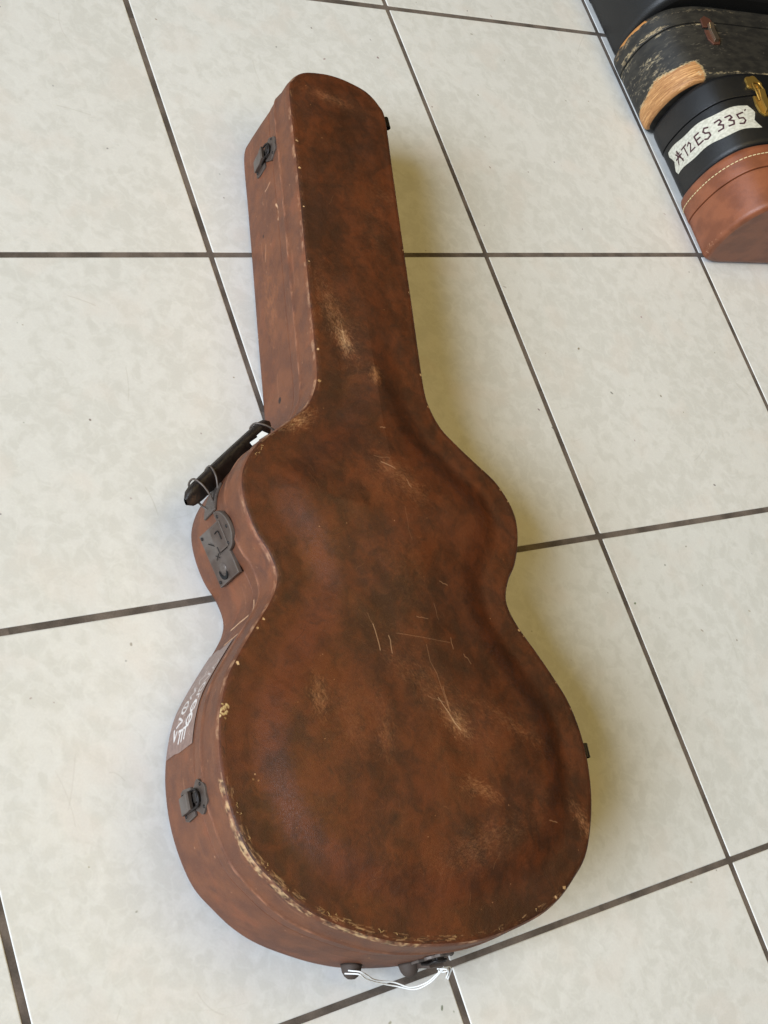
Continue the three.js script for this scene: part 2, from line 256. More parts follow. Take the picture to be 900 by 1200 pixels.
  for (const [s, r] of [[-0.165, 4], [-0.155, 4], [-0.118, 5], [-0.80, 4], [-0.76, 4], [-0.7, 3], [-0.62, 3], [-0.5, 4], [-0.46, 5]]) { const w = wallPoint(caseLine, A(s)); chip(ctx, lx(w.p[0] - w.N[0] * 0.005), lz(w.p[1] - w.N[1] * 0.005), r); }
  for (let i = 0; i < 26; i++) { const w = wallPoint(caseLine, A(-0.064) + rr(-0.008, 0.008)), d = rr(0.001, 0.010); chip(ctx, lx(w.p[0] - w.N[0] * d), lz(w.p[1] - w.N[1] * d), rr(2, 4.5), [192, 164, 112]); }
};
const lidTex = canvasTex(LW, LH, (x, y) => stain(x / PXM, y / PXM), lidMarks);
const grainTex = canvasTex(1024, 1024, (x, y) => { const u = x / 1024 * 8, v = y / 1024 * 8; const q = 128 + 46 * n2(u * 22, v * 22) + 34 * n2(u * 46, v * 46) + 60 * fbm(u * 1.6, v * 1.6, 3); return [q, q, q]; }, null, false);
grainTex.repeat.set(2.4, 5.2);
const lidRough = canvasTex(448, 1022, (x, y) => { const u = x / 896, v = y / 896; const q = 134 + 40 * fbm(u * 9, v * 9, 4) + 14 * n2(u * 160, v * 160); return [q, q, q]; }, null, false);
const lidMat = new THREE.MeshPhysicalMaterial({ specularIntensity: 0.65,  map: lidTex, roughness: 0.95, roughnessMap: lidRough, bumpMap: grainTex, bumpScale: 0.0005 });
// covering of the walls, unrolled: u along the outline, v up
const WW = 2048, WH = 128, wpx = WW / caseLine.length, wpy = WH / 0.15;
const wallTex = canvasTex(WW, WH, (x, y) => {
  const u = x / wpx, v = y / wpy; const f = n2(u * 400, v * 400), g = fbm(u * 20, v * 24, 4, 0.55);
  let q = mix3([118, 72, 47], [99, 61, 43], smooth(-0.55, 0.6, fbm(u * 18, v * 18, 5, 0.6)));
  q = mix3(q, [132, 76, 48], smooth(0.2, 0.65, fbm(u * 11 + 40, v * 12 + 9, 4)) * 0.6); q = mix3(q, [80, 52, 42], smooth(0.2, 0.7, g) * 0.35);
  return q.map((t) => t + 4 * f);
}, (ctx) => {
  const X = (s) => sideArc(s) * wpx, Y = (h) => WH - h * wpy, pale = (al) => `rgba(222,178,138,${al})`;
  const S = (s0, h0, s1, h1, w, al = 0.9) => scratch(ctx, X(s0), Y(h0), X(s1), Y(h1), w, pale(al), 0.6);
  S(-0.745, 0.085, -0.737, 0.090, 2); S(-0.737, 0.090, -0.722, 0.088, 2); S(-0.189, 0.042, -0.189, 0.088, 2); S(-0.169, 0.051, -0.170, 0.085, 2); S(-0.206, 0.092, -0.190, 0.100, 1.6);
  S(-0.79, 0.075, -0.785, 0.06, 1.4, 0.6); S(-0.71, 0.05, -0.69, 0.045, 1.4, 0.4);
  for (let i = 0; i < 260; i++) { const x = rr(0, WW), y = rr(0, WH), l = rr(4, 40); scratch(ctx, x, y, x + l, y + rr(-3, 3), rr(0.5, 1.2), rnd() < 0.5 ? `rgba(196,150,118,${rr(0.08, 0.3)})` : `rgba(60,38,28,${rr(0.1, 0.35)})`, 1); }
  for (let i = 0; i < 150; i++) chip(ctx, rr(0, WW), rr(0, WH), rr(0.5, 1.1), [214, 168, 124]);
  for (let i = 0; i < 700; i++) { const x = rr(0, WW); if (n2(x / 30, 3) > 0.1) chip(ctx, x, Y(rr(0.001, 0.009)), rr(0.6, 1.5), [200, 156, 112]); }
  for (let i = 0; i < 900; i++) { const x = rr(0, WW); if (n2(x / 26, 9) > -0.1) scratch(ctx, x, Y(0.108 + rr(-0.0015, 0.0015)), x + rr(3, 12), Y(0.108 + rr(-0.0015, 0.0015)), rr(0.6, 1.3), `rgba(188,132,100,${rr(0.06, 0.26)})`, 0.4); }
  for (let i = 0; i < 1500; i++) { const x = rr(0, WW); if (n2(x / 22, 21) < 0.0) continue; const y = Y(0.1435 + rr(-0.003, 0.0012)); scratch(ctx, x, y, x + rr(1, 7), y + rr(-0.6, 0.6), rr(0.5, 1.2), `rgba(198,158,122,${rr(0.12, 0.5)})`, 0.3); }
  for (let i = 0; i < 900; i++) { const x = lerp(sideArc(0.0), endArc(-0.02), rnd()) * wpx, y = Y(0.1425 + rr(-0.004, 0.002)); if (n2(x / 7, 5) < -0.1) continue; scratch(ctx, x, y, x + rr(-5, 5), y + rr(-0.7, 0.7), rr(0.6, 1.3), rnd() < 0.3 ? 'rgba(52,32,22,0.7)' : `rgba(196,160,114,${rr(0.3, 0.9)})`, 0.3); }
  scuffOrSheen(ctx, X(-0.62), Y(0.05), 46, 12, 0, 240, 0.16, [168, 100, 50], 0.1);
  ctx.fillStyle = 'rgba(40,28,24,0.9)'; ctx.beginPath(); ctx.arc(X(-0.482), Y(0.052), 3, 0, 7); ctx.fill(); ctx.beginPath(); ctx.arc(X(-0.725), Y(0.045), 1.6, 0, 7); ctx.fill();
});
const wallGrain = grainTex.clone(); wallGrain.repeat.set(13, 0.75);
const wallMat = new THREE.MeshPhysicalMaterial({ specularIntensity: 0.75,  map: wallTex, roughness: 0.58, bumpMap: wallGrain, bumpScale: 0.0005 });
const wallUV = (a, b, h, arc) => [arc / caseLine.length, h / 0.15];
{
  const base = mesh('base', merged([loft(caseLine, [[-0.012, 0.001], [-0.005, 0.002], [-0.0015, 0.005], [0, 0.011], [0.0004, 0.03], [0.0004, 0.06], [0, 0.0862], [-0.0014, 0.0874], [-0.005, 0.0876]], caseMap, wallUV),
    (() => { const s = new THREE.Shape(caseLine.p.map((q, i) => new THREE.Vector2(q[0] - caseLine.N[i][0] * 0.012, q[1] - caseLine.N[i][1] * 0.012))); const g = new THREE.ShapeGeometry(s); g.rotateX(Math.PI / 2); g.translate(0, 0.001, 0); return g; })()]), wallMat, guitarCase);
  // lid: rolled edge and an arched top
  const lidEdge = [[-0.0018, 0.1440], [-0.0028, 0.1448], [-0.0044, 0.1455], [-0.0075, 0.1458]];
  const lidUV = (a, b) => [(a + LX) / (2 * LX), 1 - (b - LZ0) / (LZ1 - LZ0)];
  const N = caseLine.n, rings = 44, pos = [], uv = [], idx = [];
  const dist = (x, z) => { let m = 9; for (let i = 0; i < N; i++) { const dx = caseLine.p[i][0] - x, dz = caseLine.p[i][1] - z, q = dx * dx + dz * dz; if (q < m) m = q; } return Math.sqrt(m); };
  const topY = (x, z) => {
    const d = dist(x, z), dome = 0.012 * smooth(0.026, 0.150, d) + 0.010 * smooth(0.030, 0.074, d);
    const wob = smooth(0.010, 0.04, d) * (0.0009 * n2(x * 9 + 3, z * 8) + 0.0004 * n2(x * 24, z * 22));
    return 0.1458 + 0.0010 * smooth(0.008, 0.03, d) + dome * smooth(-0.68, -0.30, z) + wob;
  };
  for (let k = 0; k <= rings; k++) for (let i = 0; i < N; i++) {
    const q = caseLine.p[i], n = caseLine.N[i], sx = q[0] - n[0] * 0.0075, sz = q[1] - n[1] * 0.0075;
    const mz = clamp(sz, -0.86, -0.04), t = k / rings, x = lerp(sx, 0, t), z = lerp(sz, mz, t);
    pos.push(x, k ? topY(x, z) : 0.1458, z); uv.push(...lidUV(x, z));
  }
  for (let k = 0; k < rings; k++) for (let i = 0; i < N; i++) { const A = k * N + i, B = k * N + (i + 1) % N; idx.push(A, A + N, B, B, A + N, B + N); }
  const g = new THREE.BufferGeometry(); g.setAttribute('position', new THREE.Float32BufferAttribute(pos, 3)); g.setAttribute('uv', new THREE.Float32BufferAttribute(uv, 2)); g.setIndex(idx); g.computeVertexNormals();
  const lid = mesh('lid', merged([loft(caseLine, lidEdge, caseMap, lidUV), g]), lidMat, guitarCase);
  mesh('rim', loft(caseLine, [[-0.006, 0.0884], [-0.0012, 0.0886], [0.0006, 0.0898], [0.0009, 0.1035], [0.0022, 0.1058], [0.0027, 0.1075], [0.0021, 0.1092], [0.0009, 0.1112], [0.0006, 0.122], [0.0006, 0.136], [0.0004, 0.1395], [-0.0004, 0.1420], [-0.0018, 0.1440]], caseMap, wallUV), wallMat, lid);
  // torn threads and flakes of covering standing off the worn edge
  const bits = [], A = sideArc, E = endArc;
  for (let i = 0; i < 70; i++) {
    const arc = i < 46 ? lerp(A(0.0), E(-0.05), Math.pow(rnd(), 0.7)) : i < 58 ? lerp(E(-0.06), E(0.16), rnd()) : lerp(A(-0.42), A(-0.33), rnd());
    const w = wallPoint(caseLine, arc), d = rr(0.001, 0.0095), l = rr(0.0015, 0.005), wd = rr(0.0004, 0.0012), b = new THREE.BoxGeometry(l, rr(0.0003, 0.0008), wd, 3, 1, 1);
    const q = b.attributes.position, bend = rr(-0.0015, 0.003); for (let v = 0; v < q.count; v++) { const x = q.getX(v) / l; q.setY(v, q.getY(v) + bend * x * x * 2); q.setZ(v, q.getZ(v) * (1 - 0.7 * Math.abs(x)) + 0.001 * Math.sin(x * 5 + i)); }
    b.rotateZ(rr(-0.3, 0.3)); b.rotateY(-Math.atan2(w.N[0], -w.N[1]) + rr(-0.5, 0.5)); const y = 0.1461 - 0.0065 * Math.pow(clamp(1 - d / 0.009), 2); b.translate(w.p[0] - w.N[0] * d, y, w.p[1] - w.N[1] * d); b.computeVertexNormals(); bits.push(b);
  }
  const fr = mesh('frayed_edge', merged(bits), std({ color: 0x9a7648, roughness: 0.95 }), lid); fr.userData = { kind: 'stuff', label: 'torn pale threads along the worn lid edge' };
}
// things screwed to the wall: x along the wall, y up, z outwards
function onWall(name, arc, h, off = 0) {
  const g = part(name, guitarCase), w = wallPoint(caseLine, arc); g.position.set(w.p[0] + w.N[0] * off, h, w.p[1] + w.N[1] * off);
  g.rotation.y = Math.atan2(w.N[0], w.N[1]); return g;
}
const arcPts = (cx, cy, r, a0, a1, n = 14, ry = r) => Array.from({ length: n + 1 }, (_, i) => { const t = lerp(a0, a1, i / n); return [cx + r * Math.cos(t), cy + ry * Math.sin(t)]; });
function latch(arc, h) {
  const g = onWall('latch', arc, h);
  const scal = []; for (let i = 0; i < 40; i++) { const t = i / 40 * 6.283; const r = 1 + 0.07 * Math.cos(t * 6); scal.push([0.0155 * r * Math.cos(t), 0.0125 + 0.0150 * r * Math.sin(t)]); }
  mesh('lid_plate', extrude(scal, 0.0026, 0.0006, 0.0006), agedIron, g);
  mesh('base_plate', extrude([[-0.0135, -0.030], [0.0135, -0.030], [0.0155, -0.024], [0.0135, -0.006], [-0.0135, -0.006], [-0.0155, -0.024]], 0.0022, 0.0005, 0.0006), agedIron, g);
  const prof = [[0.002, -0.027], [0.0065, -0.027], [0.0075, -0.020], [0.0085, -0.008], [0.0105, 0.000], [0.0105, 0.004], [0.0075, 0.003], [0.005, -0.006], [0.003, -0.018], [0.002, -0.022]];
  const lev = extrude(prof.map(([z, y]) => [z, y]), 0.017, 0.0005); lev.rotateY(-Math.PI / 2); lev.translate(0.0085, 0, 0); mesh('lever', lev, agedIron, g);
  mesh('bail', tube([[-0.008, -0.010, 0.005], [-0.0085, 0.004, 0.007], [-0.0075, 0.013, 0.0062], [0, 0.0165, 0.0062], [0.0075, 0.013, 0.0062], [0.0085, 0.004, 0.007], [0.008, -0.010, 0.005]], 0.0013, 40), darkIron, g);
  mesh('hook', rbox(0.010, 0.008, 0.006, 0.0015, 0, 0.011, 0.005), darkIron, g);
  const rv = []; for (const [x, y] of [[-0.011, 0.019], [0.011, 0.019], [-0.010, -0.026], [0.010, -0.026]]) { const s = new THREE.SphereGeometry(0.0019, 10, 6, 0, 6.283, 0, 1.57); s.rotateX(Math.PI / 2); s.scale(1, 1, 0.6); s.translate(x, y, 0.0032); rv.push(s); }
  for (const q of rv) mesh('rivet', q, darkIron, g);
  return g;
}
latch(sideArc(0.005), 0.084); latch(sideArc(-0.830), 0.076); latch(endArc(0.043), 0.060);
for (const s of [-0.045, -0.885]) {                            // hinges on the far long side
  const g = onWall('hinge', sideArcR(s), 0.1325); const b = tube([[-0.008, 0, 0.0075], [0.008, 0, 0.0075]], 0.0042, 4, 12);
  mesh('knuckle', b, darkIron, g); mesh('leaf', rbox(0.017, 0.022, 0.003, 0.001, 0, -0.006, 0.0022), agedIron, g);
}
{
  // lock
  const g = onWall('lock', sideArc(-0.266), 0.07); const arcC = sideArc(-0.266);
  g.rotation.y += 0;
  mesh('lock_plate', extrude([[-0.031, -0.026], [0.029, -0.026], [0.030, 0.019], [-0.029, 0.022]], 0.0045, 0.0010, -0.0008), agedIron, g);
  mesh('hasp', extrude([[-0.038, 0.0235], ...arcPts(-0.0165, 0.0235, 0.0215, 3.1, 0.04, 18, 0.019), [0.005, 0.0235]].map(([x, y]) => [x, y]), 0.0042, 0.001, 0.0014), agedIron, g);
  mesh('hasp_tongue', extrude([[-0.026, 0.004], [-0.012, 0.0015], [0.000, 0.003], [0.001, 0.027], [-0.027, 0.028]], 0.0016, 0.0006, 0.0052), agedIron, g);
  mesh('slide_slot', extrude([...arcPts(0.019, -0.006, 0.0085, -1.9, 1.2, 10), ...arcPts(0.0165, -0.005, 0.0075, 1.0, -1.7, 10)], 0.0009, 0.0001, 0.0048), holeMat, g);
  mesh('slide_button', (() => { const q = new THREE.SphereGeometry(0.007, 18, 8, 0, 6.283, 0, 1.2); q.rotateX(Math.PI / 2); q.scale(1, 1, 0.45); q.translate(0.0155, -0.005, 0.0028); return q; })(), agedIron, g);
  mesh('engraving', merged([tube([[-0.001, 0.000, 0.0049], [0.004, -0.009, 0.0049]], 0.0004, 4, 5), tube([[0.0045, -0.001, 0.0049], [-0.001, -0.008, 0.0049]], 0.0004, 4, 5), tube([[-0.017, -0.012, 0.0049], [-0.011, -0.003, 0.0049], [-0.006, 0.006, 0.0049]], 0.0007, 12, 5), tube([[-0.006, 0.006, 0.0072], [0.003, 0.006, 0.0072]], 0.0005, 4, 5), tube([[-0.019, 0.012, 0.0076], [-0.019, 0.020, 0.0076], [-0.009, 0.021, 0.0076]], 0.0006, 12, 5)]), darkIron, g);
  for (const [x, y, z] of [[-0.032, 0.028, 0.0055], [-0.001, 0.028, 0.0055], [-0.0165, 0.0375, 0.0055], [-0.027, -0.021, 0.0048], [0.0255, -0.021, 0.0048]]) { const s = new THREE.SphereGeometry(0.0021, 10, 6, 0, 6.283, 0, 1.57); s.rotateX(Math.PI / 2); s.scale(1, 1, 0.55); s.translate(x, y, z); mesh('rivet', s, darkIron, g); }
}
{
  // handle: dark leather grip in wire loops, standing off the shoulder
  const g = part('handle', guitarCase);
  const A = new THREE.Vector3(-0.098, 0.070, -0.438), B = new THREE.Vector3(-0.2065, 0.070, -0.3225), D = B.clone().sub(A), len = D.length(); D.normalize();
  const sec = [], n = 24, m = 20, pos = [], idx = [], uv = [];
  for (let k = 0; k <= n; k++) {
    const t = k / n, e = Math.min(1, Math.min(t, 1 - t) / 0.13), r = Math.sqrt(clamp(1 - (1 - e) * (1 - e))), w = (0.0112 + 0.0012 * Math.sin(t * Math.PI)) * (0.35 + 0.65 * r), hh = 0.0062 * (0.3 + 0.7 * r);
    for (let j = 0; j <= m; j++) { const a = j / m * 6.2832; const ca = Math.cos(a), sa = Math.sin(a), se = (v) => Math.sign(v) * Math.pow(Math.abs(v), 0.6); pos.push(t * len, hh * se(sa), w * se(ca)); uv.push(t * 3, j / m); }
  }
  for (let k = 0; k < n; k++) for (let j = 0; j < m; j++) { const a = k * (m + 1) + j, b = a + m + 1; idx.push(a, a + 1, b, b, a + 1, b + 1); }
  const gg = new THREE.BufferGeometry(); gg.setAttribute('position', new THREE.Float32BufferAttribute(pos, 3)); gg.setAttribute('uv', new THREE.Float32BufferAttribute(uv, 2)); gg.setIndex(idx); gg.computeVertexNormals();
  const hTex = canvasTex(512, 128, (x, y) => { const q = fbm(x / 60, y / 14, 4); return mix3([44, 37, 33], [30, 25, 23], smooth(-0.4, 0.5, q)).map((c) => c + 4 * n2(x / 2, y / 2)); }, (ctx) => { scuffOrSheen(ctx, 480, 34, 26, 12, 0, 160, 0.3, [170, 124, 84], 0); scuffOrSheen(ctx, 482, 92, 26, 10, 0, 90, 0.25, [150, 108, 72], 0); });
  hTex.repeat.set(1 / 3, 1);
  const grip = mesh('grip', gg, std({ map: hTex, roughness: 0.38, bumpMap: grainTex, bumpScale: 0.0002 }), g);
  grip.position.copy(A); grip.rotation.order = 'YXZ'; grip.rotation.y = Math.atan2(-D.z, D.x); grip.rotation.x = -0.75;
  const loopAt = (t, toS) => {
    const c = A.clone().addScaledVector(D, t * len), w = wallPoint(caseLine, sideArc(toS)), W = new THREE.Vector3(w.p[0], 0.068, w.p[1]), up = new THREE.Vector3(0, 1, 0), out = c.clone().sub(W).normalize();
    const q = (o, u, v = 0) => { const r = c.clone().addScaledVector(out, o).addScaledVector(up, u).addScaledVector(D, v); return [r.x, r.y, r.z]; };
    const back = -c.distanceTo(W);
    mesh('loop', tube([q(back + 0.002, 0.009), q(back * 0.5, 0.013), q(0, 0.0135), q(0.0115, 0.008), q(0.0135, 0), q(0.0115, -0.008), q(0, -0.0135), q(back * 0.5, -0.013), q(back + 0.002, -0.009)], 0.0012, 50), agedIron, g);
    const pl = onWall('mount', sideArc(toS), 0.068); guitarCase.remove(pl); g.add(pl);
    mesh('plate', rbox(0.018, 0.030, 0.003, 0.001, 0, 0, 0.0014), agedIron, pl); 
  };
  loopAt(0.72, -0.338); loopAt(0.86, -0.322); loopAt(0.10, -0.420);
  const tab = mesh('tag', extrude([[-0.013, -0.004], [-0.004, -0.0045], [-0.002, -0.002], [0.010, -0.004], [0.013, 0.001], [0.004, 0.003], [0.001, 0.0015], [-0.012, 0.0045]], 0.001, 0.0003), std({ color: 0xeceae4, roughness: 0.5 }), g);  // thin white sliver set beside the grip
  tab.position.set(-0.1275, 0.098, -0.3985); tab.rotation.order = 'YXZ'; tab.rotation.y = grip.rotation.y; tab.rotation.x = -0.9; tab.userData = { label: 'small white tag on the handle' };
}
for (const x of [-0.036, 0.030]) {                             // domed feet on the butt end
  const g = onWall('foot', endArc(x), 0.032); const q = new THREE.LatheGeometry([[0, 0.0145], [0.004, 0.0140], [0.0072, 0.0115], [0.0095, 0.0075], [0.0105, 0.003], [0.0112, 0.0], [0, -0.001]].map(([r, y]) => new THREE.Vector2(r, y)), 24); q.rotateX(Math.PI / 2);
  mesh('dome', q, rubberMat, g);
}
{
  // clear sticker with white hand-drawn marks
  const tex = canvasTex(640, 400, (x, y) => mix3([134, 104, 92], [118, 90, 80], smooth(-0.4, 0.5, fbm(x / 70, y / 70, 4))).map((c) => c + 4 * n2(x / 3, y / 3)), (ctx) => {
    ctx.strokeStyle = 'rgba(216,210,204,0.95)'; ctx.lineWidth = 9; ctx.lineCap = ctx.lineJoin = 'round';
    const path = (pts, w = 9, al = 0.95) => { ctx.strokeStyle = `rgba(218,212,206,${al})`; ctx.lineWidth = w * 1.45; ctx.beginPath(); pts.forEach(([x, y], i) => (i ? ctx.lineTo(x, y) : ctx.moveTo(x, y))); ctx.stroke(); };
    const loop = (x, y, rx, ry, a0, a1, w = 9, al = 0.95) => { ctx.strokeStyle = `rgba(218,212,206,${al})`; ctx.lineWidth = w * 1.45; ctx.beginPath(); ctx.ellipse(x, y, rx, ry, 0, a0, a1); ctx.stroke(); };
    // upper row
    path([[120, 60], [150, 30], [165, 90], [190, 40]], 8, 0.5); path([[200, 110], [230, 40], [250, 110]], 8, 0.6); loop(300, 80, 26, 34, 0.6, 6.0, 10, 0.85); path([[338, 110], [350, 60], [375, 50]], 9, 0.8); loop(410, 90, 28, 36, 0, 5.6, 11, 0.95); path([[384, 92], [438, 92]], 9, 0.9);
    loop(478, 110, 26, 40, 0.4, 5.8, 11); path([[455, 110], [500, 104]], 9);
    // lower row
    path([[150, 200], [190, 180], [210, 240], [240, 190]], 8, 0.5); path([[262, 260], [290, 190], [320, 250], [335, 200]], 9, 0.7); loop(385, 250, 34, 44, 0, 6.28, 10, 0.85); path([[385, 206], [385, 296]], 8, 0.8); path([[440, 300], [465, 220], [490, 300]], 10, 0.9);
    for (let i = 0; i < 46; i++) { const x = rr(110, 560), y = rr(30, 330); path([[x, y], [x + rr(-26, 26), y + rr(-30, 30)], [x + rr(-34, 34), y + rr(-34, 34)]], rr(3, 6), rr(0.15, 0.5)); }
    // comb of strokes near the lower end
    path([[520, 210], [585, 225]], 11); path([[515, 172], [580, 182]], 11); path([[512, 134], [575, 142]], 11); path([[520, 240], [512, 100]], 10); path([[500, 330], [560, 300], [520, 280]], 12, 0.95);
    for (let i = 0; i < 420; i++) { const x = rr(60, 640), y = rr(0, 400); ctx.fillStyle = `rgba(126,98,86,${rr(0.3, 0.8)})`; ctx.beginPath(); ctx.ellipse(x, y, rr(1, 6), rr(1, 5), rr(0, 3), 0, 7); ctx.fill(); }   // worn-off print
  });
  const g = wallSheet(caseLine, sideArc(-0.165), sideArc(-0.052), 0.012, 0.0835, 0.0009, caseMap, (u, v) => [v < 0.5 ? 0.004 * (1 - u) : -0.002, 0]);
  const s = mesh('sticker', g, std({ map: tex, roughness: 0.35 }), guitarCase); s.userData = { label: 'greyish clear sticker with white hand-drawn marks' };
}
{
  // white string looped round the feet
  const L = ([x, h, s]) => { const v = new THREE.Vector3(x, h, s).applyAxisAngle(new THREE.Vector3(0, 1, 0), guitarCase.rotation.y).add(guitarCase.position); return [v.x, v.y, v.z]; };
  const t = thing('string', 'loose white string tied round the feet at the butt of the brown guitar case', 'string');
  const m = std({ color: 0xe9e7e2, roughness: 0.9 });
  const runs = [[[-0.046, 0.040, 0.163], [-0.036, 0.0475, 0.166], [-0.025, 0.041, 0.169], [-0.016, 0.034, 0.1715], [-0.004, 0.028, 0.173], [0.014, 0.026, 0.175], [0.030, 0.030, 0.181], [0.042, 0.040, 0.179], [0.047, 0.056, 0.173], [0.052, 0.064, 0.167]],
    [[-0.047, 0.034, 0.165], [-0.037, 0.046, 0.168], [-0.026, 0.037, 0.171], [-0.014, 0.029, 0.173], [0.0, 0.023, 0.175], [0.018, 0.021, 0.178], [0.036, 0.029, 0.183], [0.046, 0.042, 0.179], [0.049, 0.056, 0.173], [0.053, 0.062, 0.168]],
    [[0.050, 0.064, 0.168], [0.060, 0.062, 0.167], [0.068, 0.052, 0.168], [0.073, 0.040, 0.171], [0.075, 0.032, 0.175]],
    [[0.050, 0.063, 0.168], [0.060, 0.058, 0.168], [0.066, 0.048, 0.171], [0.068, 0.040, 0.175]],
    [[0.046, 0.060, 0.168], [0.052, 0.068, 0.170], [0.056, 0.062, 0.171], [0.050, 0.057, 0.171], [0.046, 0.063, 0.169]]];
  mesh('twine', merged(runs.map((r) => tube(r.map(L), 0.00085, 60, 7))), m, t);
}

// ---------------------------------------------------------------- the row of cases standing on edge beside it
// outline in the upright plane: a = metres to the right of the rounded end, b = height
const endProfile = (H) => [[0.050, 0], [0.022, .05 * H], [0.008, .18 * H], [0.001, .38 * H], [0.001, .58 * H], [0.011, .76 * H], [0.03, .885 * H], [0.065, .965 * H], [0.11, H], [0.25, H * 1.02], [0.38, H * 1.05]];
const bodyRest = (H) => [[0.47, H + 0.05], [0.53, H + 0.10], [0.60, H + 0.12], [0.66, H + 0.11], [0.71, H + 0.09], [0.77, H + 0.12], [0.86, H + 0.18], [0.93, H + 0.19], [1.0, H + 0.16], [1.05, H + 0.06], [1.06, H - 0.04], [1.03, 0.06], [0.97, 0.012], [0.9, 0], [0.8, 0.006], [0.70, 0.022], [0.6, 0.006], [0.4, 0.002], [0.2, 0], [0.1, 0]];
function edgeCase(name, label, o) {
  const t = thing(name, label, 'guitar case', [o.L, 0.001, o.z0], 'guitar cases standing on edge in a row');
  if (o.turn) t.rotation.y = o.turn;
  const line = outline([...endProfile(o.H), ...bodyRest(o.H)], 420, 0.5);
  // start of the arc at the foot of the rounded end, running up
  let s0 = 0, bd = 9; line.p.forEach((q, i) => { const d = Math.hypot(q[0] - 0.05, q[1]); if (d < bd) { bd = d; s0 = i; } });
  const arcUp = (a) => line.arc[s0] - a;                       // the outline runs counter-clockwise, so up the end means backwards
  const map = (a, b, h) => [a, b, -h], D = o.depth, S = o.split, r = o.r;
  const uv = (a, b, h, arc) => { let q = line.arc[s0] - arc; if (q < -line.length / 2) q += line.length; return [q / 0.8 + 0.1, h / 0.2]; };
  const cap = (h, inset, flip) => { const s = new THREE.Shape(line.p.map((q, i) => new THREE.Vector2(q[0] - line.N[i][0] * inset, q[1] - line.N[i][1] * inset))); const g = new THREE.ShapeGeometry(s); const P = g.attributes.position; for (let i = 0; i < P.count; i++) P.setZ(i, -h); const ix = g.index.array; if (flip) for (let i = 0; i < ix.length; i += 3) { const q = ix[i]; ix[i] = ix[i + 1]; ix[i + 1] = q; } const U = g.attributes.uv; for (let i = 0; i < U.count; i++) U.setXY(i, P.getX(i) / 0.8, P.getY(i) / 0.2); g.computeVertexNormals(); return g; };
  const front = [[-r, 0], [-r * 0.45, r * 0.14], [-r * 0.14, r * 0.45], [0, r], [0, S - 0.0012], [-0.0012, S - 0.0002], [-0.004, S]];
  const lip = o.lip ?? 0.0012;
  const back = [[-0.004, S + 0.0008], [lip - 0.0008, S + 0.0009], [lip, S + 0.002], [lip, D - r * 1.0], [lip - r * 0.14, D - r * 0.45], [lip - r * 0.45, D - r * 0.14], [lip - r, D]];
  mesh('base', merged([loft(line, front, map, uv), cap(0, r, false)]), o.mat, t);
  const lid = mesh('lid', merged([loft(line, back, map, uv), cap(D, r - lip, true)]), o.mat, t);
  return { t, line, arcUp, map, lid, lip };
}
function onEdge(c, name, a, h, off = 0) {                      // x along the wall (up the end), y towards the back, z outwards
  const w = wallPoint(c.line, c.arcUp(a)), g = part(name, c.t); g.position.set(w.p[0] + w.N[0] * off, w.p[1] + w.N[1] * off, -h);
  const Z = new THREE.Vector3(w.N[0], w.N[1], 0).normalize(), Y = new THREE.Vector3(0, 0, -1), X = Y.clone().cross(Z); g.quaternion.setFromRotationMatrix(new THREE.Matrix4().makeBasis(X, Y, Z)); return g;
}
const vinylBump = canvasTex(512, 512, (x, y) => { const q = 128 + 60 * n2(x / 4, y / 4) + 40 * n2(x / 9, y / 9); return [q, q, q]; }, null, false); vinylBump.repeat.set(6, 1.5);
// tan-brown case with stitching
{
  const tex = canvasTex(1024, 256, (x, y) => { const q = fbm(x / 90, y / 60, 4), f = n2(x / 2, y / 2); return mix3([138, 80, 52], [118, 66, 42], smooth(-0.4, 0.5, q)).map((c) => c + 4 * f); }, (ctx) => {
    for (let i = 0; i < 60; i++) chip(ctx, rr(0, 1024), rr(0, 256), rr(0.5, 1.3), [190, 130, 90]);
    const c0 = 0.1 * 1024; for (let i = 0; i < 26; i++) chip(ctx, c0 + (0.05 + 0.07 * rnd() * rnd()) / 0.8 * 1024, 256 - rr(0.003, 0.010) / 0.2 * 256, rr(0.4, 1.6), [214, 176, 140]);
  });
  const c = edgeCase('tan_guitar_case', 'tan brown leatherette guitar case with cream stitching, standing on edge', { L: 0.874, z0: 0.0165, H: 0.178, depth: 0.113, split: 0.070, r: 0.010, turn: -0.03, mat: std({ map: tex, roughness: 0.42, bumpMap: vinylBump, bumpScale: 0.0004 }) });
  const st = [], proto = new THREE.CapsuleGeometry(0.0007, 0.0042, 3, 6);
  for (let a = 0.02; a < 0.62; a += 0.0072) { const w = wallPoint(c.line, c.arcUp(a)), g = proto.clone(); const an = Math.atan2(-w.N[0], w.N[1]); g.rotateZ(an + Math.PI / 2 + 0.05); g.translate(w.p[0] + w.N[0] * (c.lip + 0.0003), w.p[1] + w.N[1] * (c.lip + 0.0003), -0.0935); st.push(g); }
  const s = mesh('stitching', merged(st), std({ color: 0xe0cf9e, roughness: 0.8 }), c.lid); s.userData = { label: 'cream stitched seam' };
}
